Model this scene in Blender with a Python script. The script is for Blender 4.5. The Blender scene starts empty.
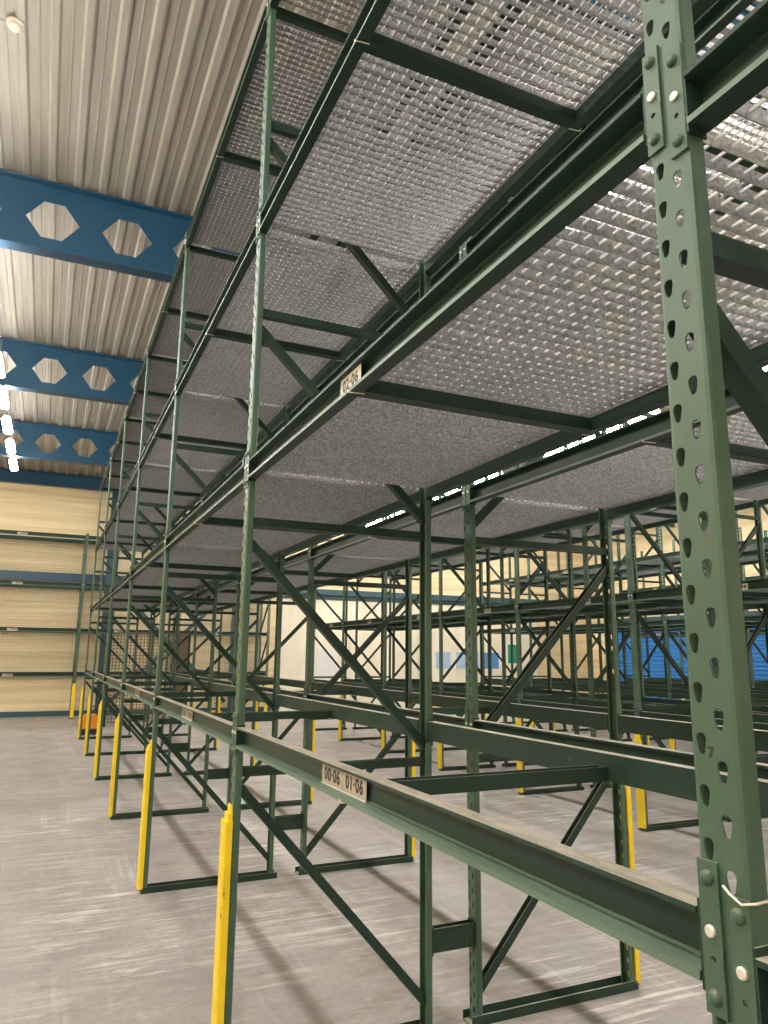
import bpy, math, random
from mathutils import Matrix, Vector
random.seed(7)
COL = bpy.context.scene.collection
R = math.radians

# ------------------------------------------------------------------ materials
def new_mat(name):
    m = bpy.data.materials.new(name); m.use_nodes = True
    nt = m.node_tree
    b = nt.nodes['Principled BSDF']
    return m, nt, b

def N(nt, t, **kw):
    n = nt.nodes.new(t)
    for k, v in kw.items():
        if k in n.inputs: n.inputs[k].default_value = v
        else: setattr(n, k, v)
    return n

def mapped(nt, scale=(1, 1, 1), src='pos'):
    if src == 'pos':
        g = nt.nodes.new('ShaderNodeNewGeometry'); out = g.outputs['Position']
    else:
        g = nt.nodes.new('ShaderNodeTexCoord'); out = g.outputs['Object']
    mp = nt.nodes.new('ShaderNodeMapping'); mp.inputs['Scale'].default_value = scale
    nt.links.new(out, mp.inputs['Vector'])
    return mp.outputs['Vector']

def noise(nt, vec, scale, detail=4, rough=.55):
    n = nt.nodes.new('ShaderNodeTexNoise')
    n.inputs['Scale'].default_value = scale; n.inputs['Detail'].default_value = detail
    n.inputs['Roughness'].default_value = rough
    nt.links.new(vec, n.inputs['Vector'])
    return n.outputs['Fac']

def ramp(nt, fac, stops):
    r = nt.nodes.new('ShaderNodeValToRGB')
    el = r.color_ramp.elements
    while len(el) < len(stops): el.new(.5)
    for e, (p, c) in zip(el, stops):
        e.position = p; e.color = c if len(c) == 4 else (*c, 1)
    nt.links.new(fac, r.inputs['Fac'])
    return r.outputs['Color']

def mix(nt, fac, a, b):
    n = nt.nodes.new('ShaderNodeMix'); n.data_type = 'RGBA'
    for s, v in ((n.inputs[0], fac), (n.inputs[6], a), (n.inputs[7], b)):
        if hasattr(v, 'is_linked'): nt.links.new(v, s)
        elif isinstance(v, (int, float)): s.default_value = v
        else: s.default_value = (*v, 1) if len(v) == 3 else v
    return n.outputs[2]

def bump(nt, b, h, strength=.2, dist=.01):
    n = nt.nodes.new('ShaderNodeBump'); n.inputs['Strength'].default_value = strength
    n.inputs['Distance'].default_value = dist
    nt.links.new(h, n.inputs['Height']); nt.links.new(n.outputs['Normal'], b.inputs['Normal'])

def paint(name, col, rough=.42, var=.12, chips=True, dust=None, spec=.5):
    m, nt, b = new_mat(name)
    v = mapped(nt, (1, 1, 1))
    n1 = noise(nt, v, 9, 5)
    dark = tuple(c * (1 - var) for c in col); light = tuple(min(1, c * (1 + var)) for c in col)
    c = ramp(nt, n1, [(.3, dark), (.7, light)])
    if chips:
        n2 = noise(nt, mapped(nt, (1, 1, .35)), 34, 3, .6)
        f = ramp(nt, n2, [(.70, (0, 0, 0)), (.745, (1, 1, 1))])
        c = mix(nt, f, c, (.10, .06, .04))
    if dust:
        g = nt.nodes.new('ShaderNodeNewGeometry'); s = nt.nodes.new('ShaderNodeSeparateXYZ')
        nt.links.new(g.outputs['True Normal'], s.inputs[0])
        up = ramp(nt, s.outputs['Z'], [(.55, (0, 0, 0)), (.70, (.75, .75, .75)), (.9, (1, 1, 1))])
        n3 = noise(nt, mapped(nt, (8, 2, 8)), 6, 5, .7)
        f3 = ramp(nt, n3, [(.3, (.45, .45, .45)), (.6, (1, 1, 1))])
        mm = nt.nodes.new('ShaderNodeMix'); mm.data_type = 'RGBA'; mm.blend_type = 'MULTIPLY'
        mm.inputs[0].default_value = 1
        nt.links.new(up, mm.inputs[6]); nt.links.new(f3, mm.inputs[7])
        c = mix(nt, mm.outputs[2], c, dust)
    nt.links.new(c, b.inputs['Base Color'])
    b.inputs['Roughness'].default_value = rough
    b.inputs['Specular IOR Level'].default_value = spec
    return m

def plain(name, col, rough=.5, metal=0, emit=None, es=0):
    m, nt, b = new_mat(name)
    n1 = noise(nt, mapped(nt), 14, 3)
    c = ramp(nt, n1, [(.3, tuple(x * .93 for x in col)), (.7, tuple(min(1, x * 1.05) for x in col))])
    nt.links.new(c, b.inputs['Base Color'])
    b.inputs['Roughness'].default_value = rough; b.inputs['Metallic'].default_value = metal
    if emit:
        b.inputs['Emission Color'].default_value = (*emit, 1); b.inputs['Emission Strength'].default_value = es
    return m

M = {}
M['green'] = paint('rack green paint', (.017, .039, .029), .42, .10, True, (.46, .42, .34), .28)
M['green_lit_lip'] = paint('rack green paint, clean', (.105, .160, .120), .40, .10, True, None)  # pale lower lip: lamp light it catches put into the colour, with some wear
M['green_post'] = paint('post green paint', (.050, .100, .067), .40, .10, True, (.20, .19, .14))
M['yellow'] = paint('safety yellow paint', (.80, .58, .014), .40, .05, True)
M['blue'] = paint('beam blue paint', (.012, .058, .112), .33, .08, False)
M['bluecol'] = paint('column blue paint', (.032, .085, .105), .4, .1, False)
M['silver'] = plain('bolt zinc', (.78, .76, .68), .35, .6)
M['sticker'] = plain('label sticker', (.47, .425, .355), .5)
M['ink'] = plain('label ink', (.02, .018, .018), .6)
M['white'] = plain('white enamel', (.75, .75, .73), .35)
M['orange'] = plain('orange body', (.75, .26, .02), .4)
M['black'] = plain('black rubber', (.02, .02, .02), .6)
M['greywire'] = plain('grey wire', (.22, .22, .21), .45, .4)
M['cagewire'] = plain('brown grey wire', (.14, .105, .075), .5, .2)
M['rollblue'] = plain('blue shutter', (.035, .22, .58), .45)
M['tan'] = plain('tan board', (.55, .42, .27), .7)
M['board'] = plain('blue board', (.10, .25, .50), .4)
M['paleboard'] = plain('pale blue board', (.38, .52, .68), .35)
M['signgreen'] = plain('green sign', (.02, .30, .14), .4)
M['lampB'] = plain('fluorescent diffuser, farther aisles', (.9, .9, .9), .3, 0, (1.0, .955, .885), 74)
M['lamp'] = plain('fluorescent diffuser', (.9, .9, .9), .3, 0, (1.0, .955, .885), 74)

# galvanised steel with spangle
m, nt, b = new_mat('galvanised grating')
vo = nt.nodes.new('ShaderNodeTexVoronoi'); vo.inputs['Scale'].default_value = 140
nt.links.new(mapped(nt), vo.inputs['Vector'])
sp = nt.nodes.new('ShaderNodeSeparateColor'); nt.links.new(vo.outputs['Color'], sp.inputs[0])
nt.links.new(ramp(nt, sp.outputs[0], [(0, (.19, .19, .19)), (1, (.38, .38, .38))]), b.inputs['Base Color'])
b.inputs['Metallic'].default_value = .35; b.inputs['Roughness'].default_value = .42
M['galv'] = m
M['rod'] = plain('lamp-lit zinc rods', (.78, .78, .76), .35, .15)  # lamp light on the cross rods put into a brighter colour

# concrete floor: pinkish grey, worn, pale scuffs dragged across the aisle, darker dirt
m, nt, b = new_mat('worn concrete')
base = ramp(nt, noise(nt, mapped(nt, (1, 1, 1)), .9, 8, .65), [(.25, (.245, .220, .208)), (.5, (.325, .300, .287)), (.75, (.41, .385, .37))])
fine = ramp(nt, noise(nt, mapped(nt, (1, 1, 1)), 26, 6, .7), [(.35, (.66, .66, .66)), (.65, (1, 1, 1))])
mm = nt.nodes.new('ShaderNodeMix'); mm.data_type = 'RGBA'; mm.blend_type = 'MULTIPLY'; mm.inputs[0].default_value = .6
nt.links.new(base, mm.inputs[6]); nt.links.new(fine, mm.inputs[7])
def masked(a, bb):
    q = nt.nodes.new('ShaderNodeMix'); q.data_type = 'RGBA'; q.blend_type = 'MULTIPLY'; q.inputs[0].default_value = 1
    nt.links.new(a, q.inputs[6]); nt.links.new(bb, q.inputs[7]); return q.outputs[2]
def patch(cx, cy, rx, ry):
    g = nt.nodes.new('ShaderNodeNewGeometry'); mp = nt.nodes.new('ShaderNodeMapping'); mp.vector_type = 'POINT'
    mp.inputs['Scale'].default_value = (1 / rx, 1 / ry, 0); mp.inputs['Location'].default_value = (-cx / rx, -cy / ry, 0)
    nt.links.new(g.outputs['Position'], mp.inputs['Vector'])
    ln = nt.nodes.new('ShaderNodeVectorMath'); ln.operation = 'LENGTH'; nt.links.new(mp.outputs[0], ln.inputs[0])
    return ramp(nt, ln.outputs['Value'], [(.35, (1, 1, 1)), (1, (0, 0, 0))])
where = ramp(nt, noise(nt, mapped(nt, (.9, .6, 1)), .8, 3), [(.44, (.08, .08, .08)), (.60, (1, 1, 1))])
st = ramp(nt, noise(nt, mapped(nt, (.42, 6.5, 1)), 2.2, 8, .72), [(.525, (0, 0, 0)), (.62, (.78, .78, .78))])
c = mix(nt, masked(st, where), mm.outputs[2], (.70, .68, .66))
# pale streaks: pallets dragged under the first rack row, plus a band beyond it
pale_streak = ramp(nt, noise(nt, mapped(nt, (.9, 7.0, 1)), 2.8, 12, .78), [(.50, (0, 0, 0)), (.585, (.85, .85, .85))])
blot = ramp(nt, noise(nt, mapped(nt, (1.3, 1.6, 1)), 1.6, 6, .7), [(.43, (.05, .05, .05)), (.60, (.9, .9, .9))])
pale_streak = masked(pale_streak, blot)
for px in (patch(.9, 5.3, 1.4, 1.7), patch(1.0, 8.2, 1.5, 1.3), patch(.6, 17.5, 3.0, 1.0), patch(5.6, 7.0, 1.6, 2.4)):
    c = mix(nt, masked(pale_streak, px), c, (.74, .72, .70))
where2 = ramp(nt, noise(nt, mapped(nt, (.7, .5, 1)), .9, 3), [(.42, (.1, .1, .1)), (.6, (1, 1, 1))])
st2 = ramp(nt, noise(nt, mapped(nt, (5.5, .22, 1)), 1.7, 7, .68), [(.55, (0, 0, 0)), (.68, (.45, .45, .45))])
c = mix(nt, masked(st2, where2), c, (.70, .68, .66))
grit = ramp(nt, noise(nt, mapped(nt, (1.6, 3.4, 1)), 3.2, 10, .75), [(.47, (0, 0, 0)), (.60, (.85, .85, .85))])
for px in (patch(1.95, 5.2, .9, .8), patch(2.0, 3.3, .9, .9), patch(2.5, 7.5, 1.2, 1.0), patch(2.2, 4.2, 1.0, .5)):
    c = mix(nt, masked(grit, px), c, (.23, .185, .155))
dk = ramp(nt, noise(nt, mapped(nt, (1.3, 2.6, 1)), 1.9, 10, .75), [(.555, (0, 0, 0)), (.67, (.85, .85, .85))])
c = mix(nt, dk, c, (.22, .18, .155))
sc_ = ramp(nt, noise(nt, mapped(nt, (2, 12, 1)), 5, 6, .7), [(.66, (0, 0, 0)), (.72, (.7, .7, .7))])
c = mix(nt, sc_, c, (.16, .14, .125))
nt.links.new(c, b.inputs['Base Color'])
rr = ramp(nt, noise(nt, mapped(nt), 3, 4), [(.3, (.33, .33, .33)), (.7, (.55, .55, .55))])
nt.links.new(rr, b.inputs['Roughness'])
bump(nt, b, noise(nt, mapped(nt), 40, 5, .7), .12, .004)
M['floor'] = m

# ribbed roof sheet, grey beige with grime
m, nt, b = new_mat('roof sheet')
c = ramp(nt, noise(nt, mapped(nt, (7, .5, 1)), 2, 6, .6), [(.3, (.19, .170, .142)), (.7, (.26, .236, .20))])
gr = ramp(nt, noise(nt, mapped(nt), 11, 6, .75), [(.66, (0, 0, 0)), (.74, (.8, .8, .8))])
c = mix(nt, gr, c, (.13, .12, .10))
nt.links.new(c, b.inputs['Base Color']); b.inputs['Roughness'].default_value = .5
M['roof'] = m

# horizontal wall cladding, tan
m, nt, b = new_mat('wall cladding')
c = ramp(nt, noise(nt, mapped(nt, (.12, .12, 3.2)), 1.5, 6, .65), [(.32, (.64, .50, .29)), (.66, (.90, .77, .50))])
nt.links.new(c, b.inputs['Base Color']); b.inputs['Roughness'].default_value = .5
M['wall'] = m
m, nt, b = new_mat('pale wall panel')
c = ramp(nt, noise(nt, mapped(nt, (1, 1, .3)), 2, 5, .6), [(.3, (.74, .68, .53)), (.7, (.85, .79, .64))])
nt.links.new(c, b.inputs['Base Color']); b.inputs['Roughness'].default_value = .5
M['pale'] = m

# ------------------------------------------------------------------ mesh builder
class MB:
    def __init__(s): s.v, s.f, s.mi = [], [], []
    def add(s, verts, faces, mi=0, T=None):
        o = len(s.v)
        s.v += [tuple(T @ Vector(p)) if T else tuple(p) for p in verts]
        s.f += [tuple(o + i for i in f) for f in faces]; s.mi += [mi] * len(faces)
    def box(s, x0, x1, y0, y1, z0, z1, mi=0, T=None, bev=0):
        if bev:   # chamfered long edges along the longest axis
            d = (x1 - x0, y1 - y0, z1 - z0); ax = d.index(max(d)); a, c = [i for i in range(3) if i != ax]
            lo, hi = (x0, y0, z0), (x1, y1, z1)
            pts = [(lo[a] + bev, lo[c]), (hi[a] - bev, lo[c]), (hi[a], lo[c] + bev), (hi[a], hi[c] - bev),
                   (hi[a] - bev, hi[c]), (lo[a] + bev, hi[c]), (lo[a], hi[c] - bev), (lo[a], lo[c] + bev)]
            vs = []
            for e in (lo[ax], hi[ax]):
                for p in pts:
                    q = [0, 0, 0]; q[ax] = e; q[a], q[c] = p; vs.append(q)
            n = 8
            fs = [(i, (i + 1) % n, n + (i + 1) % n, n + i) for i in range(n)] + [tuple(range(n))[::-1], tuple(range(n, 2 * n))]
            s.add(vs, fs, mi, T); return
        vs = [(x, y, z) for z in (z0, z1) for y in (y0, y1) for x in (x0, x1)]
        s.add(vs, [(0, 2, 3, 1), (4, 5, 7, 6), (0, 1, 5, 4), (2, 6, 7, 3), (0, 4, 6, 2), (1, 3, 7, 5)], mi, T)
    def prism(s, poly, axis, e0, e1, mi=0, T=None):
        """closed polygon in the two remaining axes, extruded along axis"""
        a, c = [i for i in range(3) if i != axis]; n = len(poly); vs = []
        for e in (e0, e1):
            for p in poly:
                q = [0, 0, 0]; q[axis] = e; q[a], q[c] = p; vs.append(q)
        fs = [(i, (i + 1) % n, n + (i + 1) % n, n + i) for i in range(n)] + [tuple(range(n))[::-1], tuple(range(n, 2 * n))]
        s.add(vs, fs, mi, T)
    def bar(s, p0, p1, poly, up=(0, 0, 1), mi=0):
        p0, p1 = Vector(p0), Vector(p1); d = (p1 - p0); L = d.length; d.normalize()
        side = d.cross(Vector(up)).normalized(); u = side.cross(d).normalized(); n = len(poly); vs = []
        for p in (p0, p1):
            for a, c in poly: vs.append(p + side * a + u * c)
        fs = [(i, (i + 1) % n, n + (i + 1) % n, n + i) for i in range(n)] + [tuple(range(n))[::-1], tuple(range(n, 2 * n))]
        s.add(vs, fs, mi)
    def tube(s, pts, r, n=6, mi=0):
        pts = [Vector(p) for p in pts]; vs, fs = [], []
        for i, p in enumerate(pts):
            d = (pts[min(i + 1, len(pts) - 1)] - pts[max(i - 1, 0)]).normalized()
            ref = Vector((0, 0, 1)) if abs(d.z) < .9 else Vector((1, 0, 0))
            a = d.cross(ref).normalized(); c = a.cross(d)
            for k in range(n):
                t = 2 * math.pi * k / n; vs.append(p + a * math.cos(t) * r + c * math.sin(t) * r)
        for i in range(len(pts) - 1):
            for k in range(n): fs.append((i * n + k, i * n + (k + 1) % n, (i + 1) * n + (k + 1) % n, (i + 1) * n + k))
        fs += [tuple(range(n))[::-1], tuple(range((len(pts) - 1) * n, len(pts) * n))]
        s.add(vs, fs, mi)
    def lathe(s, prof, origin, axis='z', n=14, mi=0):
        """prof: (radius, height) pairs"""
        vs, fs = [], []; ox, oy, oz = origin
        for r, h in prof:
            for k in range(n):
                t = 2 * math.pi * k / n; a, c = r * math.cos(t), r * math.sin(t)
                vs.append({'z': (ox + a, oy + c, oz + h), 'x': (ox + h, oy + a, oz + c), '-x': (ox - h, oy + a, oz + c), 'y': (ox + a, oy + h, oz + c)}[axis])
        for i in range(len(prof) - 1):
            for k in range(n): fs.append((i * n + k, i * n + (k + 1) % n, (i + 1) * n + (k + 1) % n, (i + 1) * n + k))
        fs += [tuple(range(n)), tuple(range((len(prof) - 1) * n, len(prof) * n))]
        s.add(vs, fs, mi)
    def cell(s, a0, a1, c0, c1, hole, t, ax, e=0, mi=0):
        """flat plate cell with a hole, plate thickness t along axis ax from e"""
        ca = sum(h[0] for h in hole) / len(hole); cc = sum(h[1] for h in hole) / len(hole)
        hole = sorted(hole, key=lambda h: math.atan2(h[1] - cc, h[0] - ca))
        def out(h):
            dx, dy = h[0] - ca, h[1] - cc; k = 1e9
            if dx > 1e-9: k = min(k, (a1 - ca) / dx)
            if dx < -1e-9: k = min(k, (a0 - ca) / dx)
            if dy > 1e-9: k = min(k, (c1 - cc) / dy)
            if dy < -1e-9: k = min(k, (c0 - cc) / dy)
            return ca + dx * k, cc + dy * k
        ang = lambda p: math.atan2(p[1] - cc, p[0] - ca)
        cor = [(a0, c0), (a1, c0), (a1, c1), (a0, c1)]
        other = [i for i in range(3) if i != ax]
        def P(p, d):
            q = [0, 0, 0]; q[ax] = e + d; q[other[0]], q[other[1]] = p; return q
        n = len(hole)
        for i in range(n):
            h, g = hole[i], hole[(i + 1) % n]; t0, t1 = ang(h), ang(g)
            if t1 < t0: t1 += 2 * math.pi
            mid = []
            for q in cor:
                w = ang(q)
                while w < t0: w += 2 * math.pi
                if t0 + 1e-6 < w < t1 - 1e-6: mid.append((w, q))
            mid = [q for _, q in sorted(mid)]
            ring = [h, out(h)] + mid + [out(g), g]
            s.add([P(p, 0) for p in ring], [tuple(range(len(ring)))], mi)
            s.add([P(p, t) for p in ring], [tuple(range(len(ring)))[::-1]], mi)
            s.add([P(h, 0), P(g, 0), P(g, t), P(h, t)], [(0, 1, 2, 3)], mi)
    def mesh(s, name, mats):
        me = bpy.data.meshes.new(name); me.from_pydata(s.v, [], s.f)
        for m in (mats if isinstance(mats, (list, tuple)) else [mats]): me.materials.append(m)
        me.polygons.foreach_set('material_index', s.mi); me.update()
        return me
    def build(s, name, mats, parent=None, loc=(0, 0, 0), rz=0):
        return link(name, s.mesh(name, mats), parent, loc, rz)

def link(name, data, parent=None, loc=(0, 0, 0), rz=0):
    o = bpy.data.objects.new(name, data); COL.objects.link(o)
    o.location = loc; o.rotation_euler = (0, 0, rz)
    if parent: o.parent = parent
    return o
def tag(o, label=None, cat=None, group=None, kind=None):
    if label: o['label'] = label
    if cat: o['category'] = cat; o['kind'] = 'thing'
    if group: o['group'] = group
    if kind: o['kind'] = kind
    return o
KIDS = {}
def thing(name, loc=(0, 0, 0), rz=0):
    return link(name, None, None, loc, rz)
def copy_tree(o, parent=None):
    c = o.copy(); COL.objects.link(c)
    if parent: c.parent = parent
    for ch in list(o.children): copy_tree(ch, c)
    return c
def text_into(mb, txt, size, T, mi, ext=.0004):
    cu = bpy.data.curves.new('t', 'FONT'); cu.body = txt; cu.size = size; cu.extrude = ext
    cu.align_x = 'CENTER'; cu.align_y = 'CENTER'; cu.offset = size * .030; cu.space_character = 1.12
    o = bpy.data.objects.new('t', cu); COL.objects.link(o)
    dg = bpy.context.evaluated_depsgraph_get(); dg.update()
    me = o.evaluated_get(dg).to_mesh()
    mb.add([v.co[:] for v in me.vertices], [tuple(p.vertices) for p in me.polygons], mi, T)
    o.evaluated_get(dg).to_mesh_clear(); bpy.data.objects.remove(o); bpy.data.curves.remove(cu)
ORD = ['', 'first', 'second', 'third', 'fourth', 'fifth', 'sixth', 'seventh', 'eighth', 'ninth', 'tenth',
       'eleventh', 'twelfth', 'thirteenth', 'fourteenth', 'fifteenth', 'sixteenth', 'seventeenth', 'eighteenth']

# ------------------------------------------------------------------ rack measurements
W = .074          # post face
D = .031          # post depth
FD = .94          # frame depth
GAP = .23
BAY = 2.528
Y0 = .661
PITCH = .0635
TEAR = [(0, -.0138), (.0032, -.0128), (.0050, -.0095), (.0080, .004), (.0076, .0088), (.0046, .0126), (0, .0138),
        (-.0046, .0126), (-.0076, .0088), (-.0080, .004), (-.0050, -.0095), (-.0032, -.0128)]

def post_mesh(h):
    """open steel channel, perforated face at x = 0 looking to -x"""
    mb = MB(); t = .0026; r = .007
    L = [(D, .011), (D, .003), (D - .003, 0), (r, 0), (.0018, .0018), (0, r)]
    Rr = [(x, W - y) for x, y in L][::-1]
    def shell(path):
        inner = []
        for i, p in enumerate(path):
            a = Vector(path[max(i - 1, 0)]); c = Vector(path[min(i + 1, len(path) - 1)])
            d = (c - a).normalized(); n = Vector((-d.y, d.x))
            q = Vector(p) + n * t
            if (Vector((D / 2, W / 2)) - q).length > (Vector((D / 2, W / 2)) - Vector(p)).length: q = Vector(p) - n * t
            inner.append(q)
        ring = list(path) + [tuple(q) for q in inner[::-1]]
        mb.prism([(x, y) for x, y in ring], 2, 0, h)
    shell(L); shell(Rr)
    for col, ph in ((0, .5), (1, 0.)):
        a0, a1, am = ((r, .58 * W, .36 * W), (.58 * W, W - r, .77 * W))[col]
        zc = (1.9895 % PITCH) + ph * PITCH
        if zc - PITCH / 2 < 0: zc += PITCH
        z = zc - PITCH / 2
        mb.box(0, t, a0, a1, 0, z)
        while z + PITCH < h:
            mb.cell(a0, a1, z, z + PITCH, [(am + y, z + PITCH / 2 + q) for y, q in TEAR], t, 0)
            z += PITCH
        mb.box(0, t, a0, a1, z, h)
    return mb

CH = lambda w, d, t=.003: [(-w / 2, 0), (-w / 2, d), (-w / 2 + t, d), (-w / 2 + t, t), (w / 2 - t, t), (w / 2 - t, d), (w / 2, d), (w / 2, 0)]

def make_frame(h, horizontals, diags, guard_h, fd=FD):
    root = thing('upright_frame')
    p = post_mesh(h).mesh('post', M['green_post'])
    a = link('post', p, root)
    q = link('post', p, root, (fd, W, 0), math.pi)
    yc = W / 2
    strut = [(-.019, -.019), (.019, -.019), (.019, .019), (.016, .019), (.016, -.016), (-.016, -.016), (-.016, .019), (-.019, .019)]
    for z in horizontals:
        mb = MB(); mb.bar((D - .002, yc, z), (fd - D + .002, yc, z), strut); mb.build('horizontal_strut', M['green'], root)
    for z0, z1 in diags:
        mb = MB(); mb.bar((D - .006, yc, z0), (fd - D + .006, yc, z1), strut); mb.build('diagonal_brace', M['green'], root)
    mb = MB()   # floor channel tying the two feet
    mb.prism([(-.006, 0), (W + .006, 0), (W + .006, .042), (W + .002, .042), (W + .002, .006), (-.002, .006), (-.002, .042), (-.006, .042)], 0, -.012, fd + .03)
    mb.build('base_channel', M['green'], root)
    if guard_h:
        mb = MB(); g = .030
        mb.prism([(-g, -.006), (-.002, -.006), (-.002, W + .006), (-g, W + .006), (-g - .006, W - .006), (-g - .006, .006)], 2, .03, guard_h - .03)
        mb.box(-.010, -.002, .006, W - .006, guard_h - .03, guard_h + .03)
        mb.box(-.022, -.002, .004, W - .004, guard_h - .03, guard_h)
        gd = mb.build('column_guard', M['yellow'], root); gd['label'] = 'yellow steel column guard'
    return root

def connector(mb, y0, y1, zb, zt, hole_y):
    """slotted end plate with a small round hole"""
    zh = zb + .062
    circ = [(hole_y + .0042 * math.cos(t * math.pi / 5), zh + .0042 * math.sin(t * math.pi / 5)) for t in range(10)]
    mb.box(-.0045, -.0005, y0, y1, zb, zh - .012)
    mb.cell(y0, y1, zh - .012, zh + .012, circ, .004, 0, -.0045)
    mb.box(-.0045, -.0005, y0, y1, zh + .012, zt)

def make_beam(L, H=.085, step=False, stickers=None, name='rack_beam'):
    root = thing(name)
    mb = MB(); x0 = -.0075; x1 = .034
    if step:    # deeper step beam: box below, set-back upright above
        mb.prism([(x0, 0), (x1, 0), (x1, H * .48), (x0, H * .48)], 1, .0041, L - .0041)
        mb.prism([(x0 + .016, H * .48), (x1, H * .48), (x1, H), (x0 + .006, H), (x0 + .006, H - .006), (x0 + .016, H - .008)], 1, .0041, L - .0041)
    else:       # rolled channel, flanges reaching out over the aisle
        mb.prism([(x0, 0), (x0, .0105), (x0 + .003, .0115), (x1 - .008, .0135), (x1 - .004, .017), (x1 - .004, H - .017), (x1 - .008, H - .0135),
                  (x0 + .003, H - .0085), (x0, H - .0075), (x0, H), (x1, H), (x1, 0)], 1, .0041, L - .0041)
    for q0, q1 in ((.0004, .004), (L - .004, L - .0004)): mb.box(-.0040, x1 - .002, q0, q1, -.010, H + .010)   # welded end legs
    ch = mb.build('channel', [M['green'], M['green_lit_lip']], root)
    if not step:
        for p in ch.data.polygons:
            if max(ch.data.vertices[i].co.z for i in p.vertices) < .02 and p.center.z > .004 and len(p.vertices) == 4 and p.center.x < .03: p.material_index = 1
    for e, (y0, y1) in enumerate(((-.031, -.0005), (L + .0005, L + .031))):
        yc = (y0 + y1) / 2
        mb = MB(); connector(mb, y0, y1, -.032, H + .058, yc)
        pl = mb.build('end_bracket', M['green_post'], root)
        for z in (-.012, H + .038):
            mb = MB(); mb.lathe([(.0095, 0), (.009, .003), (.0065, .0065), (.003, .008)], (-.0045, yc, z), '-x')
            mb.build('rivet', M['green_post'], pl)
        mb = MB(); mb.lathe([(.0075, 0), (.0075, .003), (.006, .0045)], (-.0045, yc, .062), '-x')
        mb.build('bolt', M['silver'], pl)
    return root

def add_sticker(root, texts, yc, H=.085, x=.022, w=.17, h=.060):
    """stickers in the web of the channel, read from the aisle; +y is to the reader's left"""
    n = len(texts)
    for i, t in enumerate(texts):
        mb = MB(); y1 = yc + w * n / 2 - i * w - .0015; y0 = y1 - w + .003
        z0 = (H - h) / 2
        mb.box(x - .0012, x, y0, y1, z0, z0 + h); mb.box(x, .0305, y0 + .06, y1 - .06, z0 + .02, z0 + .04)
        T = Matrix(((0, 0, -1, x - .0014), (-1, 0, 0, (y0 + y1) / 2), (0, 1, 0, H / 2), (0, 0, 0, 1)))
        if t: text_into(mb, t, .050, T, 1)
        else:
            for k in range(4): mb.box(x - .0018, x - .001, y0 + .02 + k * .034, y0 + .04 + k * .034, z0 + .014, z0 + h - .014, 1)
        # pale turned-out lower edge of the holder
        mb.box(x - .004, x - .0012, y0, y1, z0 - .004, z0 + .003, 2)
        o = mb.build('label_plate', [M['sticker'], M['ink'], M['white']], root); o['label'] = 'cream location label with black digits'

def grating_mesh(wx, wy, ox=.039, oy=.041):
    """pressure-locked bar grating: tall bars along x, thin rods along y"""
    mb = MB(); h = .0285
    n = int(wy / oy)
    for i in range(n + 1):
        y = (wy - n * oy) / 2 + i * oy
        y = min(max(y, .0015), wy - .0015)
        mb.box(0, wx, y - .0012, y + .0012, 0, h)
    k = int(wx / ox)
    for i in range(k + 1):
        x = (wx - k * ox) / 2 + i * ox
        x = min(max(x, .003), wx - .003)
        mb.box(x - .0016, x + .0016, 0, wy, .011, .0165, 1)
    mb.box(0, .003, 0, wy, .0, h); mb.box(wx - .003, wx, 0, wy, .0, h)
    return mb

def crossbar_mesh(L):
    mb = MB(); w = .05
    mb.prism([(-w / 2, .0), (w / 2, .0), (w / 2, .044), (w / 2 - .003, .044), (w / 2 - .003, .003), (-w / 2 + .003, .003), (-w / 2 + .003, .044), (-w / 2, .044)], 0, .0, L)
    return mb
def crossbar_clip():
    mb = MB(); x, q = 0, 1
    mb.tube([(x - q * .004, .018, -.0042), (x + q * .030, .014, -.0044), (x + q * .044, .010, -.0042), (x + q * .0462, .004, .004)], .0022, 5)
    return mb

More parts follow.
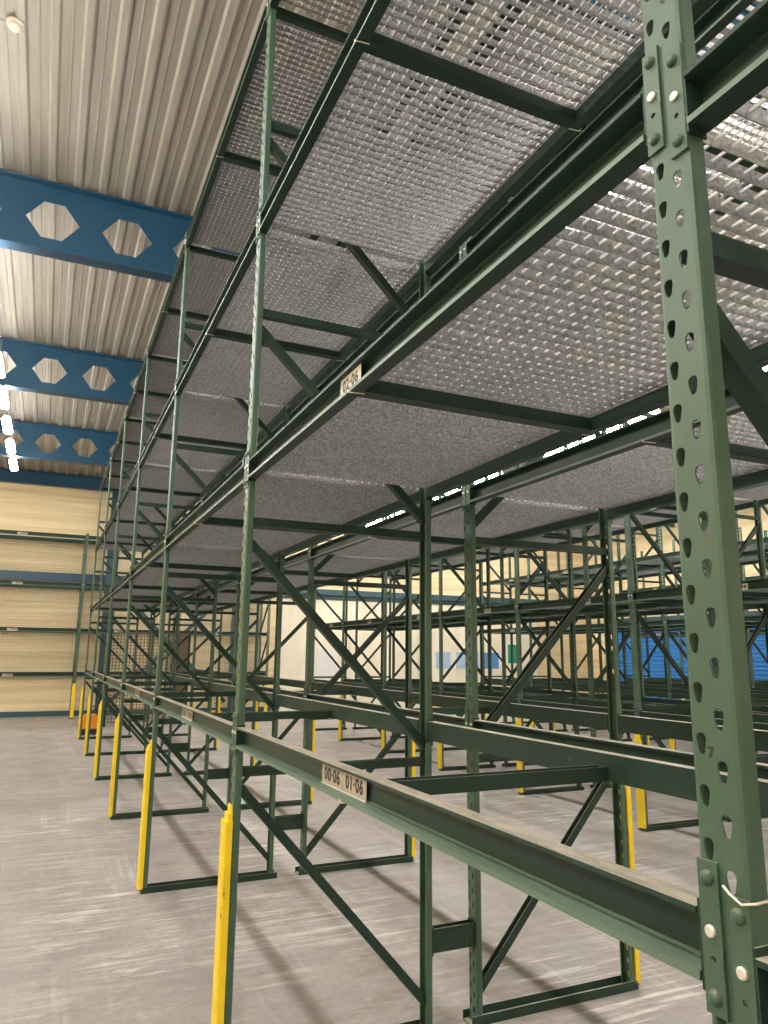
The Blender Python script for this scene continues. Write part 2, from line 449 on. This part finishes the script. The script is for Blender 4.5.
# ------------------------------------------------------------------ rack rows
def rack_row(idx, x_front, mirror, ys, frame, beams, levels, deck_levels, deck_n, deck_mesh, bar_mesh, clip_mesh, bay, fd, frames_from=0, H=.085, shift_first=0.0, decks_from=0):
    """one single-deep rack row. x_front: x of the aisle face; mirror: aisle on +x"""
    rowname = ORD[idx] + ' rack row'
    for k, y in enumerate(ys):
        if k < frames_from: continue
        f = copy_tree(frame)
        f.location = (x_front, y + (W if mirror else 0), 0); f.rotation_euler.z = math.pi if mirror else 0
        tag(f, f'green perforated upright frame of {rowname}, {ORD[k + 1]} frame along from the camera', 'rack upright', f'upright frames of the {rowname}')
    L = bay - W
    for k in range(len(ys) - 1):
        y = ys[k] + W
        for li, z in enumerate(levels):
            zz = z - (shift_first if k == 0 else 0)
            for side in (0, 1):
                bm = copy_tree(beams[li])
                near = (side == 0)
                facing_minus = near != mirror
                xx = (x_front if near else (x_front + (-fd if mirror else fd)))
                bm.location = (xx, y + (0 if facing_minus else L), zz); bm.rotation_euler.z = 0 if facing_minus else math.pi
                sd = 'aisle side' if near else 'inner side'
                tag(bm, f'green steel beam, {ORD[li + 1]} level, {sd} of {rowname}, {ORD[k + 1]} bay from camera', 'rack beam', f'beams of the {rowname}')
            xa = min(x_front, x_front + (-fd if mirror else fd)) + .0345
            cb = thing('support_bar', (xa, y + L / 2, zz + .001))
            link('channel', bar_mesh, cb); link('end_clip', clip_mesh, cb, (0, 0, 0), math.pi); link('end_clip', clip_mesh, cb, (fd - .069, 0, 0))
            tag(cb, f'green cross support bar, {ORD[li + 1]} level of {rowname}, middle of {ORD[k + 1]} bay', 'support bar', f'cross support bars of the {rowname}')
            if li in deck_levels and k >= decks_from:
                w = (bay - .046) / deck_n
                for d in range(deck_n):
                    o = link('grating_panel', deck_mesh, None, (xa + .001, y - W / 2 + .023 + d * w + .004, zz + H - .038))
                    wh = (['nearest', 'middle', 'farthest'] if deck_n == 3 else ['nearer', 'farther'])[d]
                    tag(o, f'galvanised grating panel, {ORD[li + 1]} level of {rowname}, {ORD[k + 1]} bay, {wh} panel', 'grating panel', f'grating panels of the {rowname}')

FH = [1.16, 2.245, 3.27, 4.30, 4.99]
DG = [(1.10, .13), (2.15, 1.23), (3.19, 2.32), (4.21, 3.34)]
frameA = make_frame(5.06, FH, DG, 1.0)
L_A = BAY - W
LEV = [1.262, 2.437, 3.68, 4.975]
beamA = make_beam(L_A)
wx = FD - .070
deckA = grating_mesh(wx, (BAY - .046) / 3 - .008).mesh('grating_panel', [M['galv'], M['rod']])
barA = crossbar_mesh(FD - .069).mesh('support_bar', M['green']); clipA = crossbar_clip().mesh('end_clip', M['silver'])
YS = [Y0 + BAY * k for k in range(-1, 7)]
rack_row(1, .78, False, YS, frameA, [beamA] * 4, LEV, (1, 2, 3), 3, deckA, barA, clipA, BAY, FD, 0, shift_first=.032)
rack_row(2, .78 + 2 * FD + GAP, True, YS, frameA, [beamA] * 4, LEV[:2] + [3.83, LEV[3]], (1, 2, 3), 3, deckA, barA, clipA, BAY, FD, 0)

def find(label_part):
    return [o for o in bpy.data.objects if o.parent is None and label_part in str(o.get('label', ''))]
def wipe(o):
    for ch in list(o.children): wipe(ch)
    bpy.data.objects.remove(o)
# location labels on the aisle beams
b = find('first level, aisle side of first rack row, second bay')[0]; add_sticker(b, ['00·06', '01·06'], L_A / 2 + .055)
b = find('second level, aisle side of first rack row, second bay')[0]; add_sticker(b, ['02·06'], L_A / 2 + .02, x=.008, h=.062)
for k in (3, 4):
    b = find(f'first level, aisle side of first rack row, {ORD[k]} bay')[0]; add_sticker(b, ['', ''], L_A / 2 + .03)
# bent safety pin and hand-written mark at the nearest upright
b = find('first level, aisle side of first rack row, first bay')[0]
mb = MB(); yq = L_A + .0355
mb.tube([(-.006, L_A + .034, .152), (-.010, L_A + .022, .147), (-.012, L_A + .004, .140), (.000, L_A - .006, .142), (.026, L_A - .006, .143)], .0016, 6)
mb.build('safety_pin', M['silver'], b)
f = find('frame of first rack row, second frame')[0]
mb = MB(); T = Matrix(((0, 0, -1, -.0006), (-1, 0, 0, .0425), (0, 1, 0, 1.535), (0, 0, 0, 1)))
text_into(mb, '7', .019, T, 0, .0002); o = mb.build('pen_mark', M['black'], f); o['label'] = 'hand-written 7 in dark pen'

# spacers tying rows back to back
def spacer(x, y, z, lab, w=GAP - .002):
    mb = MB(); mb.prism([(.0, .0), (.0, .10), (.004, .10), (.004, .004), (.046, .004), (.046, .10), (.05, .10), (.05, .0)], 0, .001, w)
    mb.box(.0005, .0045, -.006, .056, -.01, .11); mb.box(w - .0045, w - .0005, -.006, .056, -.01, .11)
    o = mb.build('row_spacer', M['green'], None, (x, y, z)); tag(o, lab, 'row spacer', 'spacers between the back-to-back racks')
for k, y in enumerate(YS):
    for z, nm in ((.33, 'low'),):
        spacer(.78 + FD, y + .008, z, f'{nm} green spacer joining first and second rack rows at {ORD[k + 1]} frame')

# farther rows: shorter bays, lower levels, deeper step beams on the first level
BAY2 = 2.03; FD2 = .90
LEV2 = [.975, 2.225, 3.42]
frameB = make_frame(4.7, FH[:4], DG, .88, FD2)
L_B = BAY2 - W
beamB1 = make_beam(L_B, .155, True); beamB2 = make_beam(L_B, .095)
add_sticker(beamB2, [''], L_B * .35, .095, h=.05)
beamB1s = beamB1
deckB = grating_mesh(FD2 - .070, (BAY2 - .046) / 2 - .008).mesh('grating_panel', [M['galv'], M['rod']])
barB = crossbar_mesh(FD2 - .069).mesh('support_bar', M['green']); clipB = crossbar_clip().mesh('end_clip', M['silver'])
Y2 = [5.78 + BAY2 * j for j in range(-1, 6)]
X2 = 5.47
def rows(i, x, ys, both=True):
    rack_row(i, x, False, ys, frameB, [beamB1, beamB2, beamB2], LEV2, (1, 2), 2, deckB, barB, clipB, BAY2, FD2, H=.095)
    if both: rack_row(i + 1, x + 2 * FD2 + GAP, True, ys, frameB, [beamB1, beamB2, beamB2], LEV2, (1, 2), 2, deckB, barB, clipB, BAY2, FD2, H=.095)
rows(3, X2, Y2)
rows(5, 10.06, [5.78 + BAY2 * j for j in range(0, 6)])
rows(7, 14.65, [5.78 + BAY2 * j for j in range(2, 6)], False)
for bay in (2, 3, 4):     # labels on the third row's first level (upper set-back face)
    b = find(f'first level, aisle side of third rack row, {ORD[bay]} bay')[0]
    add_sticker(b, ['', ''] if bay == 3 else [''], L_B * .45, .155 + .075, x=.0115, w=.15, h=.055)

# rack standing along the far wall, facing the camera (rows run along x)
FW = 20.75
XW = [.83 + BAY * j for j in (-1, 0, 1, 2)]
LEVW = [1.05, 2.17, 3.34, 4.62]
frameW = make_frame(4.75, FH[:4], DG, .85, FD2)
deckless = None
for k, x in enumerate(XW):
    f = copy_tree(frameW); f.location = (x, FW, 0); f.rotation_euler.z = math.pi / 2   # local x -> +y, local y -> -x
    tag(f, f'green upright frame of the rack along the far wall, {ORD[k + 1]} from its left end', 'rack upright', 'upright frames along the far wall')
beamW = make_beam(L_A, .10); add_sticker(beamW, [''], L_A * .62, .10, w=.24, h=.06)
beamW0 = make_beam(L_A, .10)
for k in range(3):
    for li, z in enumerate(LEVW):
        for side in (0, 1):
            bm = copy_tree(beamW if side == 0 else beamW0)
            # face to -y: rotate so that local -x -> -y
            bm.rotation_euler.z = math.pi / 2 if side == 0 else -math.pi / 2
            bm.location = (XW[k] - W + BAY - 0 if side == 0 else XW[k], FW if side == 0 else FW + FD2, z)
            if side == 0: bm.location.x = XW[k + 1] - W
            tag(bm, f'green beam of far-wall rack, {ORD[li + 1]} level, {"front" if side == 0 else "wall"} side, {ORD[k + 1]} bay from left', 'rack beam', 'beams of the far-wall rack')
    mb = MB()
    xa, xb = XW[k] + .01, XW[k + 1] - W - .01
    n = int((xb - xa) / .06)
    for i in range(n + 1):
        x = xa + (xb - xa) * i / n; mb.box(x - .002, x + .002, -.002, .002, .95, 4.6)
    for i in range(62):
        z = .96 + i * .06; mb.box(xa, xb, -.006, -.0025, z - .0025, z + .0025)
    o = mb.build('wire_mesh_panel', M['greywire'], None, (0, FW + FD2 + .030, 0))
    tag(o, f'fine wire mesh panel behind the far-wall rack, {ORD[k + 1]} bay from left', 'mesh panel', 'mesh panels behind the far-wall rack')

for p in (frameA, beamA, frameB, beamB1, beamB2, frameW, beamW, beamW0): wipe(p)

# ------------------------------------------------------------------ building shell
XL, XR, YB, YF, ZC = -6.5, 18.5, -7.0, 21.85, 6.5
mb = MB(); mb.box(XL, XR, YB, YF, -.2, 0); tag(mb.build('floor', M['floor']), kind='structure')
# ribbed roof sheet, ribs running away from the camera
mb = MB(); pit = .245; x = XL; prof = []
while x < XR:
    prof += [(x, ZC), (x + .050, ZC), (x + .070, ZC + .030), (x + .140, ZC + .030), (x + .144, ZC + .026), (x + .156, ZC + .026), (x + .160, ZC + .030), (x + .225, ZC + .030)]; x += pit
prof.append((x, ZC))
for (xa, za), (xb, zb) in zip(prof[:-1], prof[1:]):
    mb.add([(xa, YB, za), (xb, YB, zb), (xb, YF, zb), (xa, YF, za)], [(0, 1, 2, 3)])
    mb.add([(xa, YB, za + .12), (xb, YB, zb + .12), (xb, YF, zb + .12), (xa, YF, za + .12)], [(0, 3, 2, 1)])
tag(mb.build('ceiling', M['roof']), kind='structure')
def ribbed_wall(name, along, a0, a1, c, z0, z1, pitch=.15, depth=.025, sgn=-1, mat='wall', thick=.2):
    """horizontal cladding; along: 'x' or 'y'; c: position on the other axis; sgn: side that faces the hall"""
    mb = MB(); z = z0; pr = []
    while z < z1 - 1e-6:
        pr += [(z, depth), (min(z + pitch * .95, z1), depth), (min(z + pitch * .955, z1), 0), (min(z + pitch * .995, z1), 0)]; z += pitch
    pr.append((z1, 0))
    for (za, da), (zb, db) in zip(pr[:-1], pr[1:]):
        ca, cb = c + sgn * da, c + sgn * db
        if along == 'x': q = [(a0, ca, za), (a1, ca, za), (a1, cb, zb), (a0, cb, zb)]
        else: q = [(ca, a0, za), (ca, a1, za), (cb, a1, zb), (cb, a0, zb)]
        mb.add(q, [(0, 1, 2, 3)])
    if along == 'x': mb.box(a0, a1, *(sorted((c - sgn * .02, c - sgn * thick))), z0, z1)
    else: mb.box(*(sorted((c - sgn * .02, c - sgn * thick))), a0, a1, z0, z1)
    return tag(mb.build(name, M[mat]), kind='structure')
ribbed_wall('wall_far', 'x', XL, XR, YF, 0, ZC + .2, .50, .018)
ribbed_wall('wall_right', 'y', YB, YF, XR, 0, ZC + .2, .50, .018)
ribbed_wall('wall_left', 'y', YB, YF, XL, 0, ZC + .2, .50, .018, 1)
ribbed_wall('wall_near', 'x', XL, XR, YB, 0, ZC + .2, .50, .018, 1)
mb = MB(); mb.box(XL, 6.3, YF - .05, YF - .019, 0, .13); tag(mb.build('baseboard_far', M['bluecol']), kind='structure')
mb = MB()   # pale lower panels of the far wall behind the racks
x = 6.4
while x < 15.3:
    mb.box(x, min(x + 1.19, XR), YF - .09, YF - .019, 0, 3.35); x += 1.2
tag(mb.build('trim_1', M['pale']), kind='structure')
mb = MB(); mb.box(6.4, XR, YF - .22, YF - .019, 3.5, 3.68); mb.box(6.4, XR, YF - .12, YF - .019, 3.37, 3.5)
tag(mb.build('trim_2', M['bluecol']), kind='structure')
mb = MB(); mb.box(XL, 6.3, YF - .20, YF - .02, 3.60, 3.74); mb.box(XL, 6.3, YF - .21, YF - .19, 3.56, 3.78)
tag(mb.build('trim_3', M['blue']), kind='structure')

# castellated roof beams
HEX = lambda cx, cz: [(cx - .26, cz), (cx - .10, cz + .205), (cx + .10, cz + .205), (cx + .26, cz), (cx + .10, cz - .205), (cx - .10, cz - .205)]
RB = thing('roof_beam')
mb = MB(); zb, zt = 5.735, 6.475; cx = -.31 - .74 * 8
while cx - .37 < XR - .3:
    if cx - .37 > XL + .05 and cx + .37 < XR - .1: mb.cell(cx - .37, cx + .37, zb, zt, HEX(cx, 6.09), .012, 1, -.006)
    cx += .74
xs = [v[0] for v in mb.v]; xa, xb = min(xs), max(xs)
mb.build('web', M['blue'], RB)
mb = MB(); mb.box(xa, xb, -.09, .09, zb - .016, zb, 0, None, .003); mb.build('bottom_flange', M['blue'], RB)
mb = MB(); mb.box(xa, xb, -.09, .09, zt, zt + .016, 0, None, .003); mb.build('top_flange', M['blue'], RB)
for i, (y, w) in enumerate(((-1.4, 'behind the camera'), (3.15, 'above the nearest racks'), (7.75, 'nearest of those left of the racks'), (12.3, 'middle one of those left of the racks'), (16.85, 'last before the far wall'))):
    o = RB if i == 0 else copy_tree(RB)
    o.location = (0, y, 0); tag(o, f'blue castellated steel roof beam with hexagonal openings, {w}', 'roof beam', 'castellated roof beams')
EB = thing('roof_beam', (0, YF - .25, 0))
mb = MB(); mb.box(xa, xb, -.006, .006, 6.16, zt); mb.build('web', M['blue'], EB)
mb = MB(); mb.box(xa, xb, -.08, .08, 6.145, 6.16); mb.box(xa, xb, -.08, .08, zt, zt + .016); mb.build('flange', M['blue'], EB)
tag(EB, 'slim solid dark blue roof beam along the top of the far wall', 'roof beam')

# fluorescent fittings in rows above the aisles
def make_lamp(L, dm='lamp'):
    root = thing('strip_light')
    mb = MB(); mb.prism([(-.03, .056), (.03, .056), (.026, .09), (-.026, .09)], 1, -L / 2, L / 2); mb.build('housing', M['white'], root)
    mb = MB(); mb.prism([(-.075, .0), (-.05, -.03), (.05, -.03), (.075, .0), (.055, .045), (.03, .0555), (-.03, .0555), (-.055, .045)], 1, -L / 2 + .01, L / 2 - .01); mb.build('diffuser', M[dm], root)
    for y in (-L * .17, L * .17):
        mb = MB(); mb.tube([(0, y, .09), (0, y, 6.5 - 5.62)], .004, 5); mb.build('suspension_rod', M['greywire'], root)
    return root
lampA = make_lamp(.85); i = 0; y = 12.65 - 1.5333 * 12
while y < 18.2:
    o = copy_tree(lampA); o.location = (-.95, y, 5.62); i += 1
    tag(o, f'white fluorescent strip light hanging over the open aisle, {ORD[i]} from camera end', 'strip light', 'strip lights over the open aisle'); y += 1.5333
lampB = make_lamp(3.0, 'lampB')
for x, nm in ((-4.6, 'along the left wall'), (4.18, 'between second and third rack rows'), (8.78, 'between fourth and fifth rack rows'), (13.3, 'between sixth and seventh rack rows')):
    i = 0; y = 14.6 - 4.6 * 4
    while y < 20.3:
        o = copy_tree(lampB); o.location = (x, y, 5.62); i += 1
        tag(o, f'white strip light {nm}, {ORD[i]} from camera end', 'strip light', 'strip lights ' + nm); y += 4.6
wipe(lampA); wipe(lampB)

# smoke detector
t = thing('smoke_detector', (-.64, 5.66, 6.5))
mb = MB(); mb.lathe([(.065, 0), (.065, -.014), (.05, -.02)], (0, 0, 0), 'z', 20); mb.build('base', M['sticker'], t)
mb = MB(); mb.lathe([(.052, -.02), (.05, -.04), (.036, -.052), (.012, -.056)], (0, 0, 0), 'z', 20); mb.build('sensor_head', M['sticker'], t)
mb = MB(); mb.tube([(-.06, .0, -.012), (-.4, -.02, -.012), (-2.0, -.08, -.012)], .009, 6); mb.build('conduit', M['greywire'], t)
tag(t, 'round white smoke detector on the ribbed ceiling near its top left corner', 'smoke detector')

# blue building column with X bracing by the far wall
t = thing('building_column', (5.1, YF - .5, 0))
mb = MB()
for x in (-.16, .16): mb.box(x - .008, x + .008, -.15, .15, 0, 6.45)
mb.box(-.152, .152, -.008, .008, 0, 6.45); mb.build('shaft', M['bluecol'], t)
mb = MB(); mb.tube([(-.02, -.18, 2.6), (-.02, -.18, 3.25), (-.22, -.18, 3.6)], .02); mb.tube([(-.02, -.18, 3.25), (.2, -.18, 3.65)], .02); mb.build('white_pipe', M['white'], t)
tag(t, 'blue steel building column with forked white pipe at the far wall', 'column')
t = thing('building_column', (1.52, YF - .42, 0))
mb = MB()
for x in (-.14, .14): mb.box(x - .008, x + .008, -.13, .13, 0, 6.12)
mb.box(-.132, .132, -.008, .008, 0, 6.12); mb.build('shaft', M['bluecol'], t)
tag(t, 'blue steel building column behind the far end of first rack row', 'column')
t = thing('cross_bracing', (0, YF - .085, 0))
sq = [(-.05, -.05), (.05, -.05), (.05, .05), (-.05, .05)]
for a, c in (((1.7, 0, .3), (4.9, 0, 3.5)), ((1.7, 0.0, 3.5), (4.9, 0.0, .3))):
    mb = MB(); mb.bar(a, c, sq); mb.build('diagonal_brace', M['bluecol'], t)
tag(t, 'blue cross bracing on the far wall between two blue columns', 'bracing')

# wire cage and orange machines beyond the end of the first row
t = thing('wire_cage', (0, 0, 0))
def mesh_panel(x0, y0, x1, y1, z0, z1, s=.075):
    mb = MB(); L = math.hypot(x1 - x0, y1 - y0); n = int(L / s); dx, dy = (x1 - x0) / L, (y1 - y0) / L
    sqr = [(-.007, -.007), (.007, -.007), (.007, .007), (-.007, .007)]
    for i in range(n + 1):
        p = (x0 + dx * L * i / n, y0 + dy * L * i / n); mb.bar((*p, z0), (*p, z1), sqr, (dx, dy, 0))
    for i in range(int((z1 - z0) / s) + 1):
        z = z0 + i * s; mb.bar((x0, y0, z), (x1, y1, z), sqr)
    return mb
for q in ((1.4, 18.3, 3.2, 18.3), (1.4, 18.3, 1.4, 19.9), (3.2, 18.3, 3.2, 19.9)):
    mesh_panel(*q, .1, 2.15).build('mesh_panel', M['cagewire'], t)
for x, y in ((1.4, 18.3), (3.2, 18.3), (1.4, 19.9), (3.2, 19.9)):
    mb = MB(); mb.box(x - .025, x + .025, y - .025, y + .025, 0, 2.2, 0, None, .004); mb.build('corner_post', M['green'], t)
tag(t, 'grey wire mesh cage standing behind the far end of first rack row', 'wire cage')

def machine(x, y, lab, s=.52):
    t = thing('pallet_truck', (x, y, 0)); t.scale = (s, s, s)
    mb = MB(); mb.prism([(-.30, .24), (.30, .24), (.30, .62), (.22, .78), (-.22, .78), (-.30, .62)], 1, -.25, .25); mb.build('body', M['orange'], t)
    mb = MB(); mb.box(-.31, .31, -.27, .27, .06, .24, 0, None, .02); mb.build('skirt', M['black'], t)
    mb = MB(); mb.tube([(0, -.2, .75), (0, -.34, 1.0), (0, -.42, 1.12)], .02); mb.tube([(-.16, -.42, 1.12), (.16, -.42, 1.12)], .018); mb.build('tiller', M['black'], t)
    for xx in (-.2, .2):
        mb = MB(); mb.box(xx - .08, xx + .08, .27, 1.3, .06, .12, 0, None, .01); mb.build('fork', M['orange'], t)
        mb = MB(); mb.lathe([(.06, -.03), (.06, .03)], (xx, -.05, .06), 'x'); mb.build('wheel', M['black'], t)
    tag(t, lab, 'pallet truck', 'orange pallet trucks')
machine(1.0, 16.75, 'orange pallet truck parked behind the last upright of first rack row')
machine(3.62, 16.9, 'orange pallet truck parked beside the wire cage')

# notices and boards on the pale far wall
def board(name, x, z, w, h, mat, lab, cat, frame='white'):
    t = thing(name, (x, YF - .09, z))
    mb = MB(); mb.box(-w / 2, w / 2, -.02, -.001, -h / 2, h / 2); mb.build('frame', M[frame], t)
    mb = MB(); mb.box(-w / 2 + .03, w / 2 - .03, -.024, -.0205, -h / 2 + .03, h / 2 - .03); mb.build('sheet', M[mat], t)
    tag(t, lab, cat)
board('notice_board', 8.05, 1.35, .7, .95, 'white', 'white paper notice on pale far wall beside the first pale panel', 'notice')
board('wall_board', 12.15, 1.52, .62, .60, 'paleboard', 'narrow pale blue board on the pale far wall', 'board')
board('wall_board', 13.1, 1.52, .95, .60, 'paleboard', 'wide pale blue board on the pale far wall', 'board')
board('wall_board', 14.0, 1.52, .75, .60, 'board', 'strong blue board beside the pale ones on the far wall', 'board')
board('exit_sign', 14.95, 1.75, .5, .7, 'signgreen', 'green sign on the pale far wall right of the blue boards', 'sign')

# blue roller shutter on the right wall, tan panels beside it
t = thing('door_1'); tag(t, kind='structure')
mb = MB(); z = 0
while z < 2.75:
    mb.prism([(XR - .06, z), (XR - .09, z + .03), (XR - .09, z + .09), (XR - .06, z + .12), (XR - .03, z + .12), (XR - .03, z)], 1, 12.2, 20.3); z += .12
mb.build('shutter', M['rollblue'], t)
mb = MB(); mb.box(XR - .12, XR - .02, 20.3, 20.42, 0, 2.95); mb.box(XR - .12, XR - .02, 12.08, 12.2, 0, 2.95); mb.box(XR - .22, XR - .02, 12.08, 20.42, 2.76, 3.0)
mb.build('shutter_frame', M['bluecol'], t)

# ------------------------------------------------------------------ camera
yaw, pitch, roll = 0.42845, 0.19460, 0.00944
cam = bpy.data.cameras.new('camera'); co = bpy.data.objects.new('camera', cam); COL.objects.link(co)
F_PX = 728.72
cam.sensor_fit = 'VERTICAL'; cam.sensor_height = 36; cam.lens = 36 * F_PX / 1024
fw = Vector((math.sin(yaw) * math.cos(pitch), math.cos(yaw) * math.cos(pitch), math.sin(pitch)))
r = Vector((math.cos(yaw), -math.sin(yaw), 0)); u = r.cross(fw)
c, s = math.cos(roll), math.sin(roll)
r2 = r * c + u * s; u2 = -r * s + u * c
m3 = Matrix((r2, u2, -fw)).transposed()
co.matrix_world = Matrix.Translation((0, 0, 1.652)) @ m3.to_4x4()
cam.clip_start = .02; cam.clip_end = 200
sc = bpy.context.scene; sc.camera = co
w = bpy.data.worlds.new('world'); w.use_nodes = True
w.node_tree.nodes['Background'].inputs[0].default_value = (.02, .02, .02, 1)
sc.world = w
sc.view_settings.view_transform = 'Standard'; sc.view_settings.look = 'None'
sc.view_settings.exposure = .2; sc.view_settings.gamma = 1; sc.view_settings.use_curve_mapping = False
